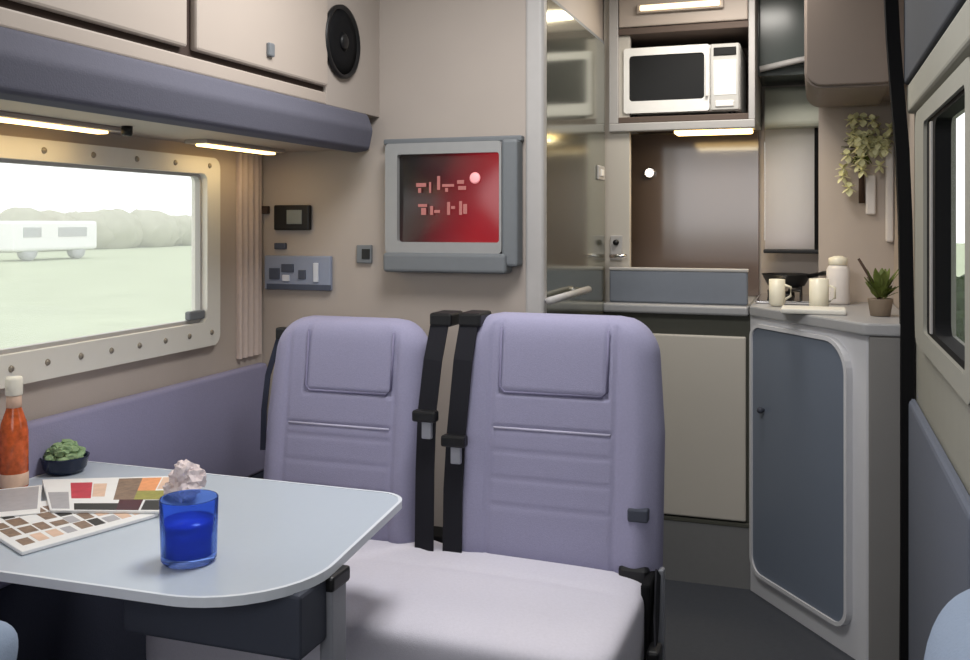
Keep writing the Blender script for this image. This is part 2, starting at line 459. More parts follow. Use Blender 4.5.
# lamps under the locker
for px, lab, L in ((30, 'long warm strip lamp under the locker, nearer the table end of the window', 0.42), (238, 'short warm strip lamp under the locker, beside the partition corner', 0.34)):
    p = onX(px, 124 if L > .4 else 147, -1.50)
    t = thing('strip_lamp', lab, 'lamp', (-1.50, p.y, 1.5), 'strip lamps under the left locker')
    obj('housing', rbox(B(), -1.535, -1.465, p.y - L / 2 - .02, p.y + L / 2 + .02, 1.452, 1.4618, 0.002), 'cream', t)
    obj('diffuser', rbox(B(), -1.515, -1.485, p.y - L / 2, p.y + L / 2, 1.446, 1.4522, 0.002), 'warm', t)
p = onX(127, 122, -1.44)
tag(obj('lamp_dimmer', lathe(B(), [(0.0, 1.440), (0.010, 1.441), (0.012, 1.446), (0.012, 1.4618)], (-1.44, p.y, 0), 16), 'black'), 'small black knob under the locker between the strip lamps', 'knob')

# loudspeaker on the locker's end panel
c = onX(340, 42, -1.205)
sp = thing('loudspeaker', 'round black loudspeaker set in the end of the overhead locker', 'speaker', (-1.205, c.y, c.z))
obj('rim', lathe(B(), [(0.088, 0.0), (0.098, 0.003), (0.098, 0.012), (0.090, 0.014), (0.086, 0.004)], (-1.2045, c.y, c.z), 40, axis='x'), 'black', sp)
obj('grille', lathe(B(), [(0.0, 0.012), (0.05, 0.011), (0.087, 0.006), (0.087, 0.0005)], (-1.2045, c.y, c.z), 40, axis='x'), 'rubber', sp)
obj('dust_cap', lathe(B(), [(0.0, 0.022), (0.016, 0.018), (0.026, 0.0115)], (-1.2045, c.y, c.z), 24, axis='x'), 'black', sp)

# ------------------------------------------------------------------ curtain in the corner
bm = B(); n = 96
plan = [(XL + 0.012 + 0.0045 * math.sin(2 * PI * 4 * i / n), 2.41 + 0.118 * i / n) for i in range(n + 1)]
prism(bm, plan + [(XL + 0.001, 2.528), (XL + 0.001, 2.41)], 'z', 0.85, 1.452)
tag(obj('curtain', bm, 'curtain'), 'narrow mauve beige curtain gathered in the corner beside the left window', 'curtain')

# ------------------------------------------------------------------ fittings on the partition
def plate(px0, py0, px1, py1, Y, dep, r=0.004):
    a = onY(px0, py1, Y); b = onY(px1, py0, Y)
    return rbox(B(), a.x, b.x, Y - dep, Y, a.z, b.z, r), a, b
bm, a, b = plate(277, 205, 312, 230, YP, 0.02)
t = thing('control_display', 'small black display unit with a grey screen on the partition', 'control panel', ((a.x + b.x) / 2, YP, a.z))
obj('casing', bm, 'black', t)
bm, a, b = plate(287, 210, 302, 224, YP - 0.0195, 0.003, 0.001); obj('screen', bm, 'lcd', t)
bm, a, b = plate(276, 243, 287, 249, YP, 0.012, 0.002)
tag(obj('push_switch', bm, 'swdark'), 'tiny dark push switch between display unit and switch panel', 'switch')
bm, a, b = plate(267, 256, 333, 289, YP, 0.016)
t = thing('switchboard', 'wide blue grey switch panel low on the partition', 'control panel', ((a.x + b.x) / 2, YP, a.z))
obj('faceplate', bm, 'swpanel', t)
for q, mm in (((270, 268, 280, 279), 'swdark'), ((282, 264, 294, 272), 'swdark'), ((283, 275, 290, 281), 'swlight'), ((299, 270, 306, 279), 'swdark'), ((314, 263, 319, 282), 'swlight')):
    bm, a, b = plate(*q, YP - 0.0155, 0.006, 0.0015); obj('rocker_switch', bm, mm, t)
bm, a, b = plate(267, 285, 331, 289, YP - 0.0155, 0.003, 0.001); obj('lower_strip', bm, 'swdark', t)
bm, a, b = plate(358, 245, 373, 263, YP, 0.012, 0.003)
t = thing('wall_socket', 'small square dark socket just left of the television', 'socket', ((a.x + b.x) / 2, YP, a.z))
obj('plate', bm, 'tvdark', t)
bm, a, b = plate(362, 249, 370, 259, YP - 0.0115, 0.003, 0.001); obj('insert', bm, 'black', t)
p = onY(259, 210, 2.54)
tag(obj('curtain_hook', rbox(B(), XL, XL + 0.03, 2.533, 2.548, p.z - .012, p.z + .012, .003), 'gap'), 'tiny brown hook beside the curtain at the partition corner', 'hook')

# ------------------------------------------------------------------ television
a = onY(385, 272, 2.4900); b = onY(517, 140, 2.4900)
tv = thing('television', 'boxy grey television with a red picture on the partition', 'television', ((a.x + b.x) / 2, YP, a.z))
X0, X1, Z0, Z1 = a.x, b.x, a.z, b.z
s0 = onY(397, 242, 2.4900); s1 = onY(499, 152, 2.4900)
bm = B()
frame2d(bm, rrect(X0, X1 - .045, Z0 + .055, Z1, (.012,) * 4, 5), rrect(s0.x, s1.x, s0.z, s1.z, (.008,) * 4, 5), 'y', 2.4900, 2.5150)
obj('front_frame', bm, 'tvgrey', tv)
bm = B(); rbox(bm, X0 + .006, X1 - .05, 2.5140, YP, Z0 + .06, Z1 - .006, 0.004); obj('casing', bm, 'tvdark', tv)
bm = B(); rbox(bm, X1 - .046, X1, 2.4920, YP, Z0 + .02, Z1 + .004, 0.008); obj('side_panel', bm, 'tvdark', tv)
bm = B(); rbox(bm, X0 - .004, X1 - .03, 2.4800, YP, Z0, Z0 + .056, 0.010, 3); obj('lower_panel', bm, 'tvdark', tv)
bm = B(); rbox(bm, X0 - .02, X1 + .004, 2.52, YP, Z1, Z1 + .016, 0.004); obj('top_board', bm, 'tvdark', tv)
# slightly bulged screen
bm = B(); n = 16; g = []
for j in range(n + 1):
    r_ = []
    for i in range(n + 1):
        u, v = i / n, j / n
        r_.append(bm.verts.new((s0.x - .002 + (s1.x - s0.x + .004) * u, 2.5080 - 0.012 * (1 - (2 * u - 1) ** 2) * (1 - (2 * v - 1) ** 2), s0.z - .002 + (s1.z - s0.z + .004) * v)))
    g.append(r_)
for j in range(n):
    for i in range(n): bm.faces.new((g[j][i], g[j][i + 1], g[j + 1][i + 1], g[j + 1][i]))
bmesh.ops.recalc_face_normals(bm, faces=bm.faces[:])
scr = obj('screen', bm, 'tvpic', tv, smooth=True)
def marks(rects, name, mm):
    for q in rects:
        bm = B()
        p0 = onY(q[0], q[3], 2.4920); p1 = onY(q[2], q[1], 2.4920)
        rbox(bm, p0.x, p1.x, 2.4915, 2.4945, p0.z, p1.z, 0.001)
        obj(name, bm, mm, scr)
marks([(416, 183, 426, 187), (418, 188, 421, 193), (429, 182, 431, 193), (437, 176, 440, 190), (442, 184, 454, 187), (445, 188, 448, 192), (457, 180, 464, 184), (458, 186, 466, 190),
       (418, 204, 427, 207), (421, 208, 426, 215), (430, 206, 433, 215), (434, 210, 440, 213), (447, 202, 450, 215), (451, 206, 455, 209), (459, 201, 462, 215), (463, 204, 467, 214)], 'screen_mark', 'tvtext')
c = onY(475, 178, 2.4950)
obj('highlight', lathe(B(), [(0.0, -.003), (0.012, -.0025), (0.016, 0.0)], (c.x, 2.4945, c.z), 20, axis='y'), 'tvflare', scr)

# ------------------------------------------------------------------ double travel seat
BR = [(-1.312, -0.872, 1.012), (-0.805, -0.314, 1.036)]
ds = thing('double_seat', 'lavender double travel seat with twin backrests behind the table', 'seat', (-0.83, 2.0, 0))
BZ0, BZ1, YB0, YB1 = 0.47, 1.042, 2.10, 2.17

def backrest(x0, x1, BZ1):
    hw, ho = (0.115, 0.020) if x0 < -1 else (0.125, 0.0)
    bm = B(); nu, nv = 84, 96; W = (x1 - x0) / 2; cx = (x0 + x1) / 2; H = BZ1 - BZ0
    F_, K_ = [], []
    for j in range(nv + 1):
        v = j / nv; z = H * v; rf, rk = [], []
        top = H - z; r = 0.085
        w = W - 0.02 * max(0, (z / H - .55)) / .45
        if top < r: w = w - r + math.sqrt(max(0, r * r - (r - top) ** 2)) * 1.0
        for i in range(nu + 1):
            u = 2 * i / nu - 1
            x = u * w
            e = (1 - abs(u) ** 5) ** 0.4 * (1 - abs(2 * v - 1) ** 14) ** 0.4
            yc = YB0 + (YB1 - YB0) * v                       # recline
            f = 0.062 * e
            # side bolsters and stitched grooves
            f += 0.022 * math.exp(-((abs(u) - .82) / .14) ** 2) * (1 - .5 * v) * e
            def line(d, wd=0.004): return math.exp(-(d / wd) ** 2)
            gsum = 0
            hz = H - 0.175
            if abs(x - ho) < hw + .004 and z > hz - .006: gsum = max(gsum, line(abs(x - ho) - hw), line(z - hz) if abs(x - ho) < hw + .002 else 0)
            if abs(x) < 0.14: gsum = max(gsum, .8 * line(z - (H - .255)))
            if z < H - .02: gsum = max(gsum, .8 * line(abs(x) - 0.145, .005))
            for q in (.14, .20, .26):
                if abs(x) < .14: gsum = max(gsum, .35 * line(z - q))
            f -= 0.006 * gsum * e
            rf.append(bm.verts.new((cx + x, yc - f, BZ0 + z)))
            rk.append(bm.verts.new((cx + x, yc + 0.055 * e, BZ0 + z)))
        F_.append(rf); K_.append(rk)
    for j in range(nv):
        for i in range(nu):
            bm.faces.new((F_[j][i], F_[j][i + 1], F_[j + 1][i + 1], F_[j + 1][i]))
            bm.faces.new((K_[j][i], K_[j + 1][i], K_[j + 1][i + 1], K_[j][i + 1]))
    bmesh.ops.remove_doubles(bm, verts=bm.verts[:], dist=0.0004)
    bd = [e for e in bm.edges if len(e.link_faces) == 1]
    if bd: bmesh.ops.holes_fill(bm, edges=bd, sides=0)
    bmesh.ops.recalc_face_normals(bm, faces=bm.faces[:])
    return bm

for x0, x1, BZ1 in BR:
    bk = obj('backrest', backrest(x0, x1, BZ1), 'seat', ds, smooth=True)
    cx = (x0 + x1) / 2
    def fy(z): return YB0 + (YB1 - YB0) * (z - BZ0) / (BZ1 - BZ0) - 0.061
    zt, zb = BZ1 - .028, BZ1 - .175
    hw = 0.115 if x0 < -1 else 0.125; hx = cx + (0.020 if x0 < -1 else 0)
    rr = [(hx - hw, zt), (hx - hw, zb + .012), (hx - hw + .012, zb), (hx + hw - .012, zb), (hx + hw, zb + .012), (hx + hw, zt)]
    obj('piping', tube(B(), [(x, fy(z), z) for x, z in rr], 0.0032, 8), 'piping', bk)
    obj('lower_piping', tube(B(), [(cx - .135, fy(BZ1 - .255), BZ1 - .255), (cx + .135, fy(BZ1 - .255), BZ1 - .255)], 0.0028, 8), 'stitch', bk)
# fabric tab on the right bolster
p = onY(637, 516, 2.04)
obj('fabric_tab', rbox(B(), p.x - .022, p.x + .022, 2.043, 2.075, p.z - .016, p.z + .012, .004), 'darkbase', ds)
# cushion
def cdef(q):
    x, y, z = q
    if z > 0:
        z = z * (1 + 0.10 * math.cos(x * PI / 2) - 0.10 * (y * 0.5)) - 0.05 * math.exp(-((y - .25) / .06) ** 2) * (abs(x) < .9) * .8
        z -= .07 * math.exp(-((x - .0) / .03) ** 2)
    return Vector((x, y, z))
bm = B(); pillow(bm, (-0.826, 1.865, 0.405), (0.492, 0.265, 0.092), 9, 48, cdef)
obj('seat_cushion', bm, 'cushion', ds, smooth=True)
bm = B(); rbox(bm, -1.30, -0.352, 1.70, 2.12, 0.02, 0.335, 0.01); obj('base', bm, 'darkbase', ds)
# back shell feet / rear pillar of the frame
bm = B(); rbox(bm, -1.30, -0.352, 2.12, 2.20, 0.02, 0.50, 0.006); obj('rear_frame', bm, 'rubber', ds)
# belts on the inner edges
for pts_, (bx, by), lab in (([(441, 317), (433, 360), (427, 412), (425, 470), (424, 560)], (425, 416), 0), ([(470, 317), (463, 360), (456, 436), (453, 490), (452, 562)], (454, 441), 1)):
    P = []
    for px, py in pts_:
        z = None
        Y = 2.075
        for _ in range(4):
            p = onY(px, py, Y); Y = YB0 + (YB1 - YB0) * (p.z - BZ0) / (BZ1 - BZ0) - 0.077 - (.0 if py > 330 else -.02)
        P.append((p.x, p.y, p.z))
    P = [(P[0][0] + .004, P[0][1] + .12, P[0][2] - .01), (P[0][0] + .003, P[0][1] + .05, P[0][2] + .006)] + P
    belt = obj('seat_belt', tube(B(), P, 0, flat=(0.046, 0.003, (1, 0, 0))), 'web', ds)
    q = onY(bx, by, 2.03)
    obj('buckle', rbox(B(), q.x - .029, q.x + .029, q.y - .012, q.y + .016, q.z - .013, q.z + .013, .005), 'black', belt)
    q2 = onY(bx + 2, by + 14, 2.028)
    obj('tongue', rbox(B(), q2.x - .012, q2.x + .012, q2.y - .006, q2.y + .008, q2.z - .02, q2.z + .02, .003), 'gpost', belt)
    q = P[2]
    obj('belt_guide', rbox(B(), q[0] - .026, q[0] + .03, q[1] - .012, q[1] + .075, q[2] - .022, q[2] + .010, .006), 'black', belt)
# strap beside the wall
P = [onY(281, 332, 2.25), onY(268, 375, 2.25), onY(264, 410, 2.24), onY(263, 450, 2.22)]
belt = obj('side_strap', tube(B(), P, 0, flat=(0.016, 0.003, (1, 0, 0))), 'navyshade_strap', ds)
q = P[0]; obj('belt_guide', rbox(B(), q.x - .012, q.x + .02, q.y - .01, q.y + .02, q.z - .02, q.z + .012, .004), 'black', belt)
# recliner and buckle hardware at the aisle side
q = onY(632, 567, 2.06)
obj('recliner_hinge', rbox(B(), -0.40, -0.335, 2.035, 2.11, 0.475, 0.512, .008), 'black', ds)
br = obj('side_bracket', rbox(B(), -0.342, -0.322, 1.98, 2.14, 0.24, 0.50, .006), 'rubber', ds)
P = [(-0.318, 2.06, 0.50), (-0.312, 2.0, 0.42), (-0.308, 1.96, 0.36), (-0.318, 1.86, 0.31), (-0.335, 1.78, 0.27)]
obj('lap_strap', tube(B(), P, 0, flat=(0.04, 0.004, (0, 1, .3))), 'web', ds)
obj('stalk_buckle', rbox(B(), -0.322, -0.296, 1.93, 1.985, 0.345, 0.385, .006), 'black', ds)
obj('side_rail', rbox(B(), -0.352, -0.335, 1.72, 2.0, 0.14, 0.30, .006), 'gpost', ds)
obj('bracket_post', rbox(B(), -0.321, -0.308, 2.075, 2.10, 0.24, 0.50, .004), 'gpost', ds)

# ------------------------------------------------------------------ table
tb = thing('dining_table', 'pale blue table with white rounded edging fixed under the left window', 'table', (-1.1, 1.45, 0))
TZ = 0.71
outline = round_poly([(-1.56, 1.150), (-0.700, 1.166), (-0.765, 1.742), (-1.56, 1.750)], (.01, .17, .06, .01), 12)
bm = B(); prism(bm, outline, 'z', TZ - 0.013, TZ - .0005, 0.003); top = obj('tabletop', bm, 'table', tb)
inner = round_poly([(-1.558, 1.152), (-0.7015, 1.1675), (-0.7665, 1.7405), (-1.558, 1.7485)], (.01, .17, .06, .01), 12)
outer = round_poly([(-1.563, 1.146), (-0.6955, 1.162), (-0.7605, 1.746), (-1.563, 1.754)], (.01, .173, .063, .01), 12)
bm = B(); frame2d(bm, outer, inner, 'z', TZ - 0.014, TZ + .0006); obj('edging', bm, 'tedge', top)
bm = B(); rbox(bm, -0.735, -0.712, 1.335, 1.385, 0.0, TZ - .03, 0.004); leg = obj('leg', bm, 'gpost', tb)
bm = B(); rbox(bm, -0.735, -0.708, 1.33, 1.392, TZ - .038, TZ - .013, 0.005); obj('hinge', bm, 'black', leg)
bm = B(); rbox(bm, -0.775, -0.675, 1.31, 1.41, 0.0, 0.02, 0.004); obj('foot', bm, 'black', leg)
bm = B(); rbox(bm, -1.04, -0.72, 1.25, 1.335, TZ - .112, TZ - .013, 0.006); obj('shade_block', bm, 'darkbase', tb)  # dark block added in place of the shade under the tabletop
bm = B(); rbox(bm, -1.565, -1.535, 1.16, 1.74, TZ - .06, TZ - .013, 0.003); obj('wall_rail', bm, 'alu', tb)

# ------------------------------------------------------------------ things on the table
# sauce bottle
p = onZ(14, 489, TZ)
bt = thing('sauce_bottle', 'slim bottle of orange red sauce with an ivory cap on the table', 'bottle', (p.x, p.y, TZ))
obj('body', lathe(B(), [(0.0, TZ + .0005), (0.024, TZ + .001), (0.027, TZ + .006), (0.027, TZ + .115), (0.024, TZ + .135), (0.014, TZ + .165), (0.0125, TZ + .19), (0, TZ + .19)], (p.x, p.y, 0)), 'bottle', bt)
obj('label', lathe(B(), [(0.0268, TZ + .008), (0.0274, TZ + .009), (0.0274, TZ + .034), (0.0268, TZ + .035)], (p.x, p.y, 0)), 'label', bt)
obj('shoulder_band', lathe(B(), [(0.0125, TZ + .165), (0.0150, TZ + .166), (0.0140, TZ + .192), (0.0125, TZ + .193)], (p.x, p.y, 0)), 'label', bt)
obj('cap', lathe(B(), [(0.0155, TZ + .19), (0.0165, TZ + .192), (0.0165, TZ + .222), (0.0145, TZ + .227), (0, TZ + .227)], (p.x, p.y, 0)), 'bottlecap', bt)
# bowl
p = onZ(65, 472, TZ)
bw = thing('bowl', 'small navy bowl of green leaves by the far table edge', 'bowl', (p.x, p.y, TZ))
obj('dish', lathe(B(), [(0.0, TZ + .0005), (0.036, TZ + .001), (0.044, TZ + .012), (0.048, TZ + .032), (0.050, TZ + .036), (0.047, TZ + .036), (0.042, TZ + .014), (0, TZ + .008)], (p.x, p.y, 0)), 'navy', bw)
bm = B(); rnd = random.Random(3)
for i in range(46):
    a = rnd.uniform(0, 2 * PI); r = .035 * math.sqrt(rnd.random()); h = .032 + .034 * (1 - (r / .037) ** 2) * rnd.uniform(.5, 1)
    blob(bm, (p.x + r * math.cos(a), p.y + r * math.sin(a), TZ + h), .011, (1.2, 1, .6), .3, 2, i)
obj('leaves', bm, 'green', bw)['kind'] = 'stuff'
# blue tumbler
p = onZ(189, 561, TZ)
tm = thing('tumbler', 'blue glass tumbler near the front edge of the table', 'glass', (p.x, p.y, TZ))
bm = B(); lathe(bm, [(0, TZ + .0008), (.039, TZ + .001), (.043, TZ + .006), (.0455, TZ + .10), (.0445, TZ + .102), (.0432, TZ + .10), (.0405, TZ + .014), (0, TZ + .012)], (p.x, p.y, 0), 48)
obj('glass', bm, 'blueglass', tm)
bm = B(); lathe(bm, [(0, TZ + .0125), (.0398, TZ + .0145), (.0414, TZ + .064), (0, TZ + .064)], (p.x, p.y, 0), 48)
obj('drink', bm, 'drink', tm)
# crumpled napkin
p = onZ(184, 505, TZ)
bm = B()
for i, (dx, dy, h, r) in enumerate(((0, 0, .026, .027), (.014, .008, .05, .024), (-.012, .01, .05, .022), (.004, -.006, .068, .018), (.02, -.01, .03, .02), (-.02, -.004, .026, .02))):
    blob(bm, (p.x + dx, p.y + dy, TZ + h), r, (1, 1, 1), .22, 3, 20 + i)
bmesh.ops.remove_doubles(bm, verts=bm.verts[:], dist=1e-5)
tag(obj('paper_napkin', bm, 'napkin'), 'crumpled pale paper napkin just behind the blue tumbler', 'napkin')

def sheet(name, corners, lift, th, patches, label, mats, pages_name='pages'):
    """booklet lying on the table: corners (world xy, going round), patches in unit coordinates (u0,v0,u1,v1,slot)"""
    c = [Vector((q.x, q.y)) for q in corners]
    def uv(u, v): return (c[0] * (1 - u) + c[1] * u) * (1 - v) + (c[3] * (1 - u) + c[2] * u) * v
    bm = B()
    prism(bm, [tuple(uv(u, v)) for u, v in ((0, 0), (1, 0), (1, 1), (0, 1))], 'z', TZ + lift, TZ + lift + th, 0.0008, 1)
    z = TZ + lift + th
    for (u0, v0, u1, v1, mi) in patches:
        prism(bm, [tuple(uv(u, v)) for u, v in ((u0, v0), (u1, v0), (u1, v1), (u0, v1))], 'z', z - .0004, z + .0004, mi=mi)
    return bm
# lower magazine
mats_ = ['paper', 'brown', 'gpage', 'dark', 'red', 'orange', 'yolive', 'maroon', 'label']
ca = [onZ(22, 556, TZ), onZ(158, 517, TZ), onZ(116, 492, TZ), onZ(-38, 518, TZ)]
rnd = random.Random(4); mos = []
for iu in range(9):
    for iv in range(4):
        u, v = .05 + iu * .1, .10 + iv * .2
        mos.append((u + rnd.uniform(0, .01), v + rnd.uniform(0, .02), u + rnd.uniform(.07, .1), v + rnd.uniform(.12, .19), rnd.choice((1, 1, 1, 2, 3, 8, 8, 0, 5 if iu > 5 else 1, 4 if iu > 6 else 2))))
bm = sheet('magazine', ca, .0006, .006, mos, '', None)
tag(obj('magazine', bm, mats_), 'open white edged magazine with brown pictures, lying lowest on the table', 'magazine', 'magazines on the table')
cb = [onZ(50, 513, TZ + .007), onZ(160, 514, TZ + .007), onZ(182, 478, TZ + .007), onZ(42, 482, TZ + .007)]
bm = sheet('magazine', cb, .0072, .005, [(.02, .05, .18, .55, 2), (.2, .35, .36, .85, 4), (.37, .4, .47, .8, 8), (.22, .02, .60, .20, 3), (.60, .02, .80, .3, 7), (.55, .3, .72, .95, 1), (.72, .55, .86, .95, 5), (.87, .6, .97, .95, 8), (.72, .3, .97, .55, 6), (.82, .03, .98, .28, 3)], '', None)
tag(obj('magazine', bm, mats_), 'magazine with red and orange food pictures lying on top of another', 'magazine', 'magazines on the table')
cc = [onZ(-25, 520, TZ + .007), onZ(40, 514, TZ + .007), onZ(42, 486, TZ + .007), onZ(-20, 492, TZ + .007)]
bm = sheet('leaflet', cc, .0072, .002, [(.05, .15, .95, .95, 2)], '', None)
tag(obj('leaflet', bm, mats_), 'grey printed leaflet beside the sauce bottle at the table edge', 'leaflet')

# ------------------------------------------------------------------ cab seats turned towards the table (only their arms reach the view)
def cab_seat(cx, arm_c, arm_h, label, mirror):
    t = thing('cab_seat', label, 'seat', (cx, 0.75, 0), 'cab seats')
    bm = B(); pillow(bm, (cx, 0.72, 0.47), (0.23, 0.25, 0.085), 4, 14); obj('seat_cushion', bm, 'seat', t, smooth=True)
    bm = B(); pillow(bm, (cx, 0.44, 0.85), (0.23, 0.08, 0.36), 4, 14); obj('backrest', bm, 'seat', t, smooth=True)
    bm = B(); lathe(bm, [(0, 0), (.2, 0), (.2, .03), (.08, .06), (.08, .36), (.18, .40), (0, .40)], (cx, .72, 0)); obj('pedestal', bm, 'black', t)
    bm = B(); pillow(bm, arm_c, arm_h, 2.6, 14); obj('armrest', bm, 'armc', t, smooth=True)
    return t
cab_seat(-1.29, (-1.005, 0.66, 0.70), (0.07, 0.33, 0.07), 'cab seat with pale blue armrest poking in at the lower left of the photo', 1)
cab_seat(0.50, (0.235, 1.02, 0.68), (0.128, 0.40, 0.160), 'cab seat with wide pale blue armrest at the lower right beside the sliding door', -1)

# ------------------------------------------------------------------ washroom mirror door
d2 = obj('door_2', rbox(B(), -0.730, -0.716, YP + 0.035, 3.40, 0.08, 1.90, 0.003), 'tvdark'); struct(d2)
obj('mirror', rbox(B(), -0.7165, -0.712, YP + 0.05, 3.385, 0.10, 1.885, 0.001), 'mirror', d2)
a = onX(549, 303, -0.685); b = onX(588, 290, -0.685)
bm = B(); tube(bm, [(-.684, a.y, 1.035), (-.684, b.y, 1.035)], .011, 12)
h = obj('handle', bm, 'alu', d2)
for y in (a.y + .03, b.y - .03):
    obj('handle_mount', tube(B(), [(-.713, y, 1.035), (-.684, y, 1.035)], .007, 10), 'chrome', h)
c = onX(600, 173, -0.711)
t = thing('light_switch', 'small pale square light switch on the mirrored washroom door', 'switch', (-.712, c.y, c.z))
obj('plate', rbox(B(), -.712, -.704, c.y - .05, c.y + .05, c.z - .025, c.z + .025, .003), 'alu', t)
obj('rocker', rbox(B(), -.705, -.700, c.y - .02, c.y + .02, c.z - .012, c.z + .012, .002), 'mwwhite', t)

# ------------------------------------------------------------------ rear kitchen
KY = 3.37
struct(obj('trim_7', rbox(B(), -0.729, -0.632, KY + 0.07, KY + 0.10, 0, ZC, 0.004), 'pale'))
c = onY(616, 248, KY + .06)
t = thing('door_latch', 'chrome latch on the pale post beside the mirrored door', 'latch', (c.x, KY + .07, c.z))
obj('plate', rbox(B(), c.x - .022, c.x + .022, KY + .062, KY + .07, c.z - .045, c.z + .045, .003), 'alu', t)
obj('lever', tube(B(), [(c.x - .02, KY + .05, c.z - .03), (c.x + .02, KY + .045, c.z - .028), (c.x + .04, KY + .05, c.z - .03)], .008, 10), 'chrome', t)
obj('lock', lathe(B(), [(0, -.012), (.010, -.010), (.011, 0)], (c.x, KY + .0622, c.z + .02), 16, axis='y'), 'black', t)
# base cupboard
cu = thing('base_cupboard', 'pale low cupboard with a dark gap under the rear worktop', 'cupboard', (-0.45, 3.6, 0))
obj('carcass', rbox(B(), -0.714, -0.209, KY + .02, 3.80, 0.21, 0.928), 'olivegap', cu)
obj('plinth', rbox(B(), -0.714, -0.209, KY + .004, 3.80, 0.0, 0.212), 'toe', cu)
obj('door', rbox(B(), -0.70, -0.222, KY, KY + .022, 0.228, 0.858, 0.006, 3), 'pale', cu)
obj('lower_strip', rbox(B(), -0.714, -0.209, KY + .002, KY + .02, 0.208, 0.222, .002), 'olivegap', cu)
tag(obj('worktop', rbox(B(), -0.714, -0.213, KY - .012, YR, 0.93, 0.962, 0.008, 3), 'wtop'), 'short grey worktop over the pale rear cupboard', 'worktop')
# blue grey lid standing against the wall behind the worktop
t = thing('sink_lid', 'upright blue grey lid along the front of the rear worktop', 'lid', (-0.46, 3.416, 0.963))
obj('panel', rbox(B(), -0.700, -0.218, 3.405, 3.427, 0.963, 1.078, 0.006), 'bluegrey', t)
obj('edge_strip', rbox(B(), -0.702, -0.216, 3.402, 3.430, 1.076, 1.088, 0.004), 'alu', t)
# splashback
sb = tag(obj('splashback', rbox(B(), -0.714, -0.205, YR - .014, YR, 0.963, 1.60, 0.002), 'splash'), 'glossy brown grey panel on the rear wall below the microwave', 'panel')
c = onY(650, 173, YR - .02)
t = thing('glint', 'small bright round spotlight modelled as a glowing disc on the brown grey rear panel', 'glint', (c.x, YR - .014, c.z))  # stands in for a lamp's reflection, its glow put into the material
obj('body', lathe(B(), [(.022, 0), (.022, -.02), (.017, -.022), (.017, -.012)], (c.x, YR - .014, c.z), 24, axis='y'), 'chrome', t)
obj('lens', lathe(B(), [(0, -.02), (.0165, -.018), (.0165, -.006)], (c.x, YR - .014, c.z), 24, axis='y'), 'glintglow', t)  # glowing disc, the painted reflection

# microwave housing
mh = thing('microwave_housing', 'open pale framed niche holding the microwave', 'cabinet', (-0.46, 3.6, 1.605))
HX0, HX1, HZ0, HZ1, HY = -0.705, -0.195, 1.605, 1.935, 3.42
obj('side_board', rbox(B(), HX0, HX0 + .034, HY, YR - .001, HZ0, ZC, .003), 'alu', mh)
obj('side_board', rbox(B(), HX1 - .022, HX1, HY, YR - .001, HZ0, ZC, .003), 'alu', mh)
obj('shelf', rbox(B(), HX0 + .034, HX1 - .022, HY + .004, YR - .001, HZ0, HZ0 + .022, .003), 'niche', mh)
obj('top_board', rbox(B(), HX0 + .034, HX1 - .022, HY + .004, YR - .001, HZ1 - .012, HZ1 + .012, .003), 'niche', mh)
obj('back_board', rbox(B(), HX0 + .034, HX1 - .022, YR - .03, YR - .002, HZ0 + .022, HZ1 - .012), 'niche', mh)
obj('flap_door', rbox(B(), HX0 + .036, HX1 - .024, HY - .002, HY + .016, HZ1 + .014, ZC - .01, .005), 'cream', mh)
obj('lower_rail', rbox(B(), HX0, HX1, HY - .004, HY + .03, HZ0 - .03, HZ0, .004), 'alu', mh)
# microwave
X0, X1, Z0, Z1 = -0.655, -0.247, HZ0 + .034, HZ0 + .272
mw = thing('microwave', 'white compact microwave oven in the niche', 'microwave', ((X0 + X1) / 2, 3.6, HZ0 + .022))
obj('casing', rbox(B(), X0, X1, 3.455, 3.76, Z0, Z1, .008, 3), 'mwwhite', mw)
dx = X0 + .305
dr = obj('door', frame2d(B(), rrect(X0 + .002, dx, Z0 + .002, Z1 - .002, (.01,) * 4, 5), rrect(X0 + .022, dx - .018, Z0 + .045, Z1 - .030, (.012,) * 4, 5), 'y', 3.432, 3.456), 'mwwhite', mw)
obj('window', rbox(B(), X0 + .018, dx - .014, 3.438, 3.456, Z0 + .042, Z1 - .026, .002), 'mwglass', dr)
obj('handle', rbox(B(), dx - .013, dx - .003, 3.418, 3.434, Z0 + .05, Z1 - .04, .004), 'mwwhite', dr)
cp = obj('control_panel', rbox(B(), dx + .004, X1 - .003, 3.436, 3.456, Z0 + .003, Z1 - .003, .003), 'mwgrey', mw)
obj('display', rbox(B(), dx + .014, X1 - .012, 3.432, 3.438, Z1 - .045, Z1 - .016, .002), 'mwglass', cp)
obj('touch_pad', rbox(B(), dx + .014, X1 - .012, 3.4345, 3.438, Z0 + .055, Z1 - .06, .0015), 'mwwhite', cp)
obj('open_button', rbox(B(), dx + .02, X1 - .02, 3.431, 3.438, Z0 + .014, Z0 + .036, .003), 'mwwhite', cp)
for sx in (X0 + .03, X1 - .03):
    for y in (3.48, 3.73):
        obj('foot', lathe(B(), [(.012, HZ0 + .022), (.012, Z0 + .002), (0, Z0 + .002)], (sx, y, 0), 12), 'black', mw)
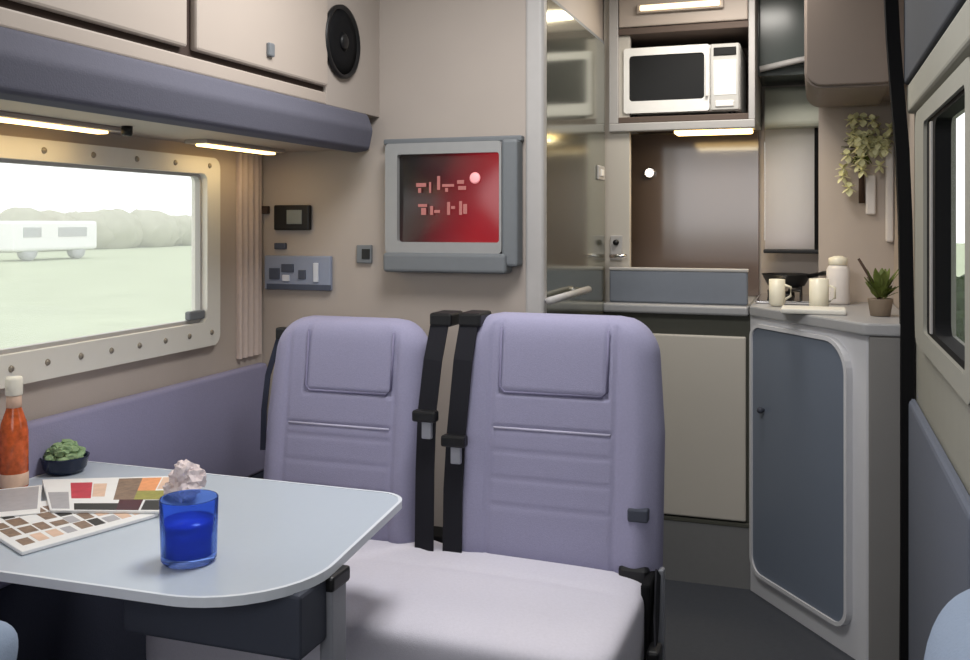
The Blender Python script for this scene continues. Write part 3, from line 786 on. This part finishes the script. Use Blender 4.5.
# lamp above and lamp below the niche
t = thing('strip_lamp', 'warm strip lamp on the flap above the microwave', 'lamp', (-0.47, HY, 2.0), 'strip lamps of the rear kitchen')
a = onY(640, 15, HY - .02); b = onY(720, 9, HY - .02)
obj('housing', rbox(B(), a.x - .012, b.x + .012, HY - .022, HY - .002, 1.992, 2.024, .004), 'cream', t)
obj('diffuser', rbox(B(), a.x, b.x, HY - .034, HY - .021, 1.998, 2.018, .005), 'warmsoft', t)
t = thing('strip_lamp', 'warm strip lamp under the microwave niche', 'lamp', (-0.35, 3.5, 1.56), 'strip lamps of the rear kitchen')
obj('housing', rbox(B(), -0.49, -0.20, 3.47, 3.58, 1.582, 1.6048, .004), 'cream', t)
obj('diffuser', rbox(B(), -0.48, -0.21, 3.48, 3.57, 1.566, 1.5825, .006), 'warm', t)

# ------------------------------------------------------------------ corner cabinet with the slanted blue door
A = Vector((-0.208, KY)); Bp = Vector((0.136, 2.895))
cc_ = thing('corner_cabinet', 'white corner cabinet with a slanted rounded slate blue door', 'cabinet', (0.03, 3.3, 0))
body = [(-0.2075, KY), (0.136, 2.895), (XR - .001, 2.895), (XR - .001, 3.84), (-0.2075, 3.84)]
bm = B(); prism(bm, body, 'z', 0, 0.932); obj('body', bm, 'white', cc_)
dirv = (Bp - A); L = dirv.length; dirv.normalize(); nrm = Vector((-dirv.y, dirv.x)) * -1
if nrm.dot(Vector((0, 0)) - A) < 0: nrm = -nrm
def face(s, off, z): q = A + dirv * s + nrm * off; return Vector((q.x, q.y, z))
def face_prism(outl, o0, o1, r=0.0):
    t = B(); prism(t, outl, 'y', 0, 1, 0)
    for v in t.verts:
        v.co = face(v.co.x, o0 + (o1 - o0) * v.co.y, v.co.z)
    bmesh.ops.recalc_face_normals(t, faces=t.faces[:])
    return t
def s_at(px):
    # where the sight line at this column meets the slanted face
    r = ray(px, 222); d2_ = Vector((r.x, r.y))
    M_ = Matrix(((dirv.x, -d2_.x), (dirv.y, -d2_.y))); s, t_ = M_.inverted() @ (-A)
    return s
s0, s1 = s_at(757), s_at(850)
dp = face_prism(rrect(s0, s1, 0.085, 0.900, (.05, .05, .09, .04), 8), -0.002, 0.016)
dr = obj('door', dp, 'door', cc_)
fr = B(); frame2d(fr, rrect(s0 - .012, s1 + .012, 0.073, 0.912, (.06, .06, .10, .05), 8), rrect(s0, s1, 0.085, 0.900, (.05, .05, .09, .04), 8), 'y', 0, 1)
for v in fr.verts: v.co = face(v.co.x, -0.002 + 0.024 * v.co.y, v.co.z)
obj('door_edging', fr, 'white', dr)
k = face(s_at(768), 0.03, 0.632)
bm = B(); blob(bm, k, .011, (1, 1, 1), 0, 2); t2 = face(s_at(768), 0.012, 0.632); tube(bm, [t2, k], .006, 8); obj('knob', bm, 'darkbase', dr)
wt = round_poly([(-0.2085, KY - .025), (0.128, 2.868), (XR - .03, 2.868), (XR - .03, 2.9), (XR - .002, 2.9), (XR - .002, YR - .002), (-0.2085, YR - .002)], (.005, .03, .01, 0, 0, 0, 0), 5)
bm = B(); prism(bm, wt, 'z', 0.933, 0.968, 0.006); tag(obj('worktop', bm, 'wtop'), 'grey corner worktop above the slate blue door with a hob', 'worktop')
WZ = 0.9685
# ------------------------------------------------------------------ above the corner worktop
# panel facing the cabin
struct(obj('wall_corner', rbox(B(), 0.012, XR, 3.62, 3.64, WZ, ZC), 'wall_side'))
# roller blind over the rear window
a = onY(765, 250, 3.80); b = onY(815, 128, 3.80)
rb = thing('roller_blind', 'white roller blind drawn down over the rear window by the hob', 'blind', ((a.x + b.x) / 2, 3.8, a.z))
bm = B(); rbox(bm, a.x, b.x, 3.799, 3.801, a.z, b.z + .01)
obj('cloth', bm, 'blindcloth', rb)
obj('bottom_bar', rbox(B(), a.x - .005, b.x + .026, 3.785, 3.815, a.z - .012, a.z + .004, .004), 'black', rb)
obj('side_channel', rbox(B(), b.x - .002, b.x + .026, 3.786, YR - .001, a.z, b.z + .01, .003), 'rubber', rb)
bm = B(); prism(bm, round_poly([(3.74, b.z), (YR - .001, b.z), (YR - .001, b.z + .16), (3.79, b.z + .16)], (.02, 0, 0, .03), 5), 'x', a.x + .001, b.x + .022)
obj('cassette', bm, 'olive', rb)
# smoked locker with a silver rail
sl = thing('smoked_locker', 'dark smoked locker with a silver lower rail right of the microwave', 'locker', (-0.1, 3.7, 1.77))
a = onY(757, 78, 3.56); b = onY(812, 60, 3.56)
obj('carcass', rbox(B(), -0.194, 0.011, 3.585, YR - .001, 1.775, ZC), 'smoke', sl)
obj('door', rbox(B(), -0.190, 0.010, 3.565, 3.585, 1.80, ZC - .006, .005), 'smoke', sl)
bm = B(); tube(bm, [(-0.186, 3.552, 1.795), (-0.06, 3.545, 1.818), (0.0, 3.545, 1.826)], .011, 10); obj('rail', bm, 'alu', sl)
# taupe locker with rounded lower corner
tl = thing('taupe_locker', 'taupe overhead locker with a rounded lower corner by the door pillar', 'locker', (0.1, 3.2, 1.63))
a = onY(806, 105, 3.0); b = onY(891, 105, 3.0)
prof = rrect(-0.03, 0.215, 1.648, ZC - .002, (.05, .015, 0, 0), 8)
bm = B(); prism(bm, prof, 'y', 3.03, 3.53, 0.002); obj('carcass', bm, 'taupe', tl)
bm = B(); prism(bm, rrect(-0.026, 0.205, 1.655, ZC - .006, (.047, .012, 0, 0), 8), 'y', 3.012, 3.031, 0.004); obj('door', bm, 'taupe', tl)
bm = B(); rbox(bm, .2152, XR, 3.03, 3.53, 1.66, ZC - .002); obj('filler', bm, 'taupe', tl)

# hob
hb = thing('hob', 'small hob with black pan supports on the corner worktop', 'hob', (-0.05, 3.58, WZ))
obj('plate', rbox(B(), -0.195, 0.005, 3.42, 3.77, WZ, WZ + .012, .005), 'chrome', hb)
obj('burner', lathe(B(), [(.03, WZ + .012), (.03, WZ + .024), (.02, WZ + .028), (0, WZ + .028)], (-0.10, 3.50, 0), 20), 'black', hb)
obj('burner', lathe(B(), [(.03, WZ + .012), (.03, WZ + .024), (.02, WZ + .028), (0, WZ + .028)], (-0.10, 3.68, 0), 20), 'black', hb)
for y in (3.50, 3.68):
    bm = B()
    for k in range(4):
        a_ = PI / 4 + k * PI / 2
        q = Vector((-0.10 + .075 * math.cos(a_), y + .075 * math.sin(a_), 0))
        tube(bm, [(q.x, q.y, WZ + .011), (q.x, q.y, WZ + .045), (-0.10 + .02 * math.cos(a_), y + .02 * math.sin(a_), WZ + .045)], .004, 6)
    obj('pan_support', bm, 'black', hb)
# dark pan on the rear burner side, mugs and jars
def pan(px, py):
    c = onZ(px, py, WZ + .05); return c
pt = thing('frying_pan', 'low black pan with a long handle on the hob', 'pan', (-0.10, 3.68, WZ + .049))
Zp = WZ + .0495
obj('body', lathe(B(), [(0, Zp), (.065, Zp), (.085, Zp + .04), (.087, Zp + .042), (.083, Zp + .04), (.062, Zp + .004), (0, Zp + .004)], (-0.10, 3.68, 0), 32), 'black', pt)
obj('handle', tube(B(), [(-0.022, 3.65, Zp + .036), (0.03, 3.615, Zp + .05), (0.05, 3.59, Zp + .053)], .008, 8), 'black', pt)
def mug(x, y, r, h, label, z=WZ):
    t = thing('mug', label, 'mug', (x, y, z), 'ivory mugs on the corner worktop')
    obj('cup', lathe(B(), [(0, z + .0004), (r * .8, z + .0005), (r, z + .01), (r, z + h), (r - .003, z + h), (r - .004, z + .012), (0, z + .008)], (x, y, 0), 28), 'ivory', t)
    obj('handle', tube(B(), [(x + r - .002, y - .004, z + h * .8), (x + r + .018, y - .01, z + h * .72), (x + r + .018, y - .01, z + h * .4), (x + r - .002, y - .004, z + h * .25)], .004, 8), 'ivory', t)
c = onZ(808, 280, WZ + .0); 
mug(0.012, 3.25, .030, .10, 'ivory mug in front of the pan handle on the corner worktop')
mug(-0.12, 3.35, .026, .09, 'ivory mug nearest the sink lid on the corner worktop')
# white jar against the corner panel
jr = thing('storage_jar', 'tall pale jar standing in front of the beige corner panel', 'jar', (0.075, 3.5, WZ))
obj('body', lathe(B(), [(0, WZ + .0005), (.036, WZ + .001), (.038, WZ + .01), (.038, WZ + .12), (.028, WZ + .135), (0, WZ + .135)], (0.075, 3.50, 0), 28), 'blind', jr)
obj('lid', lathe(B(), [(.03, WZ + .135), (.031, WZ + .136), (.031, WZ + .158), (.012, WZ + .165), (0, WZ + .165)], (0.075, 3.50, 0), 28), 'ivory', jr)
# chopping board leaning low near the front
tag(obj('chopping_board', rbox(B(), -0.10, 0.09, 3.08, 3.20, WZ, WZ + .016, .005), 'frame'), 'pale chopping board lying at the front of the corner worktop', 'board')
# potted plant
px_ = (0.185, 3.10)
pp = thing('potted_plant', 'dark leafy plant in a small pot beside the door pillar', 'plant', (px_[0], px_[1], WZ))
obj('pot', lathe(B(), [(0, WZ + .0005), (.028, WZ + .001), (.036, WZ + .05), (.038, WZ + .052), (.033, WZ + .052), (.030, WZ + .04), (0, WZ + .04)], (*px_, 0), 24), 'pot', pp)
bm = B(); rnd = random.Random(11)
def leaf(bm, base, tip, w, mi=0):
    base, tip = Vector(base), Vector(tip); d = tip - base; sd = d.cross(Vector((0, 0, 1)))
    if sd.length < 1e-5: sd = Vector((1, 0, 0))
    sd.normalize(); up = sd.cross(d).normalized()
    L_, R_2, mid = [], [], []
    for k in range(6):
        t = k / 5; p = base + d * t - Vector((0, 0, .18)) * d.length * t * t
        ww = w * math.sin(PI * min(.97, t * .9 + .06))
        mid.append(bm.verts.new(p + up * .002)); L_.append(bm.verts.new(p - sd * ww)); R_2.append(bm.verts.new(p + sd * ww))
    for k in range(5):
        for a, b in ((L_, mid), (mid, R_2)):
            f = bm.faces.new((a[k], b[k], b[k + 1], a[k + 1])); f.smooth = True; f.material_index = mi
for i in range(46):
    a = rnd.uniform(0, 2 * PI); r = rnd.uniform(.02, .055); h = rnd.uniform(.04, .12)
    b0 = (px_[0] + .012 * math.cos(a), px_[1] + .012 * math.sin(a), WZ + .04 + h * .3)
    leaf(bm, b0, (px_[0] + r * math.cos(a), px_[1] + r * math.sin(a) , WZ + .04 + h), .012)
obj('leaves', bm, 'leaf', pp)['kind'] = 'stuff'
bm = B(); tube(bm, [(px_[0], px_[1], WZ + .04), (px_[0] - .02, px_[1] + .01, WZ + .10), (px_[0] - .06, px_[1] + .02, WZ + .17)], [.006, .005, .004], 8); obj('stem', bm, 'twig', pp)
# yellow flowers in a hanging holder on the corner panel
c = onY(862, 146, 3.60)
fl = thing('flower_spray', 'spray of pale yellow flowers fixed high on the beige corner panel', 'flowers', (c.x, 3.62, c.z - .12))
bm = B(); rnd = random.Random(5)
for i in range(34):
    fx = c.x + rnd.gauss(0.0, .035) - .02 * (i % 3 == 0); fz = c.z + rnd.gauss(0.01, .05) - (.03 if i % 3 == 0 else 0); fyy = 3.59 + rnd.uniform(-.03, .012)
    for k in range(6):
        a = 2 * PI * k / 6 + i; leaf(bm, (fx, fyy, fz), (fx + .026 * math.cos(a), fyy - .008, fz + .026 * math.sin(a)), .013)
obj('petals', bm, 'yellow', fl)['kind'] = 'stuff'
bm = B(); rnd = random.Random(6)
for i in range(18):
    a = rnd.uniform(0, 2 * PI); leaf(bm, (c.x, 3.6, c.z - .01), (c.x + .07 * math.cos(a), 3.58, c.z + .06 * math.sin(a)), .008)
obj('foliage', bm, 'leaf', fl)['kind'] = 'stuff'
bm = B(); tube(bm, [(c.x - .003, 3.595, c.z), (c.x - .002, 3.60, c.z - .08), (c.x, 3.606, c.z - .20)], [.005, .009, .011], 8); obj('stalk', bm, 'twig', fl)
obj('holder', rbox(B(), c.x + .012, c.x + .045, 3.60, 3.62, c.z - .24, c.z - .10, .006), 'blind', fl)
# pale upright strip beside it
tag(obj('towel', rbox(B(), 0.232, 0.258, 3.59, 3.62, 1.18, 1.52, .008, 3), 'blind'), 'narrow pale towel hanging beside the yellow flowers', 'towel')

# ------------------------------------------------------------------ outdoors
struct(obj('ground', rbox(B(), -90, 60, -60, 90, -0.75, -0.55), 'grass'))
# hedges
def hedge(x, y0, y1, h, label, seed):
    bm = B(); rnd = random.Random(seed); y = y0
    while y < y1:
        r = rnd.uniform(.8, 1.2) * h * .62
        blob(bm, (x + rnd.uniform(-.5, .5), y, -0.55 + h * .45), r, (1, 1.25, .9), .08, 3, rnd.randint(0, 999)); y += r * .8
    tag(obj('hedge', bm, 'hedge', smooth=True), label, 'hedge', 'hedges across the field')
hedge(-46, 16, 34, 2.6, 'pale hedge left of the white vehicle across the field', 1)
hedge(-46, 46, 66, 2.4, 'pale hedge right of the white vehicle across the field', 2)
# white vehicle
v0 = onX(14, 240, -34); v1 = onX(98, 240, -34)
vv = thing('parked_vehicle', 'white boxy vehicle parked across the field beyond the left window', 'vehicle', (-34, (v0.y + v1.y) / 2, -0.55))
yA, yB = v0.y, v1.y
bm = B(); rbox(bm, -36, -34, yA, yB, -0.1, 1.30, .15, 3); obj('body', bm, 'van', vv)
for f0, f1 in ((.1, .3), (.5, .85)):
    obj('window', rbox(B(), -34.02, -33.97, yA + (yB - yA) * f0, yA + (yB - yA) * f1, .55, 1.0, .01), 'vang', vv)
for f in (.2, .78):
    obj('wheel', lathe(B(), [(0, -.2), (.42, -.2), (.45, -.1), (.45, .1), (.42, .2), (0, .2)], (-34.3, yA + (yB - yA) * f, -0.10), 24, axis='x'), 'vang', vv)
# bush outside the sliding door
bm = B()
for i, (dx, dy, z, r) in enumerate(((0, 0, -.1, .5), (.35, .5, -.2, .45), (-.2, -.6, -.3, .35), (-.45, .3, .1, .35))):
    blob(bm, (1.50 + dx, 11.2 + dy, z + .25), r, (1, 1, 1), .13, 4, 60 + i)
tag(obj('bush', bm, 'bush'), 'dark green bush outside the sliding door window', 'bush')

# ------------------------------------------------------------------ light
w = bpy.data.worlds.new('sky'); scene.world = w; w.use_nodes = True
bg = w.node_tree.nodes['Background']; bg.inputs[0].default_value = (0.96, 0.98, 1.0, 1); bg.inputs[1].default_value = 1.7

def area(name, loc, rot, sx, sy, power, col=(1, 1, 1), spread=PI):
    d = bpy.data.lights.new(name, 'AREA'); d.shape = 'RECTANGLE'; d.size = sx; d.size_y = sy; d.energy = power; d.color = col; d.spread = spread
    o = bpy.data.objects.new(name, d); COL.objects.link(o); o.location = loc; o.rotation_euler = rot
    return o
# added fill under the ceiling over the dinette, and windscreen daylight behind the photographer
area('roof_fill', (-0.62, 1.75, 2.09), (0, 0, 0), 0.5, 0.5, 17, (1.0, 0.99, 0.98))
area('windscreen_light', (-0.5, -0.55, 1.55), (math.radians(80), 0, 0), 1.6, 0.8, 9, (0.97, 0.98, 1.0))
area('kitchen_fill', (-0.25, 3.0, 2.09), (0, 0, 0), 0.3, 0.3, 8, (1.0, 0.95, 0.88))  # unseen fill added to brighten the kitchen
# the glow of the lamps
area('locker_lamp_light', (-1.49, 1.5, 1.435), (0, 0, 0), 0.06, 0.4, 0.25, (1.0, 0.78, 0.45))
area('locker_lamp_light', (-1.49, 2.25, 1.435), (0, 0, 0), 0.06, 0.3, 0.2, (1.0, 0.78, 0.45))
area('niche_lamp_light', (-0.345, 3.53, 1.56), (0, 0, 0), 0.25, 0.06, 1.2, (1.0, 0.82, 0.52))
area('flap_lamp_light', (-0.47, HY - .04, 2.0), (math.radians(-60), 0, 0), 0.28, 0.03, 0.5, (1.0, 0.85, 0.6))

# ------------------------------------------------------------------ camera
cd = bpy.data.cameras.new('camera'); cd.sensor_width = 36; cd.sensor_fit = 'HORIZONTAL'; cd.lens = 36 * F / 970
cd.shift_y = -(330 - 222) / 970; cd.clip_start = 0.02; cd.clip_end = 500
co = bpy.data.objects.new('camera', cd); COL.objects.link(co); co.location = (0, 0, CAMZ); co.rotation_euler = (PI / 2, 0, YAW)
scene.camera = co
vs = scene.view_settings
vs.view_transform = 'Standard'; vs.look = 'None'; vs.gamma = 1; vs.use_curve_mapping = False; vs.exposure = 0.0
scene.cycles.use_denoising = True
scene.cycles.max_bounces = 10; scene.cycles.transparent_max_bounces = 12; scene.cycles.sample_clamp_indirect = 4
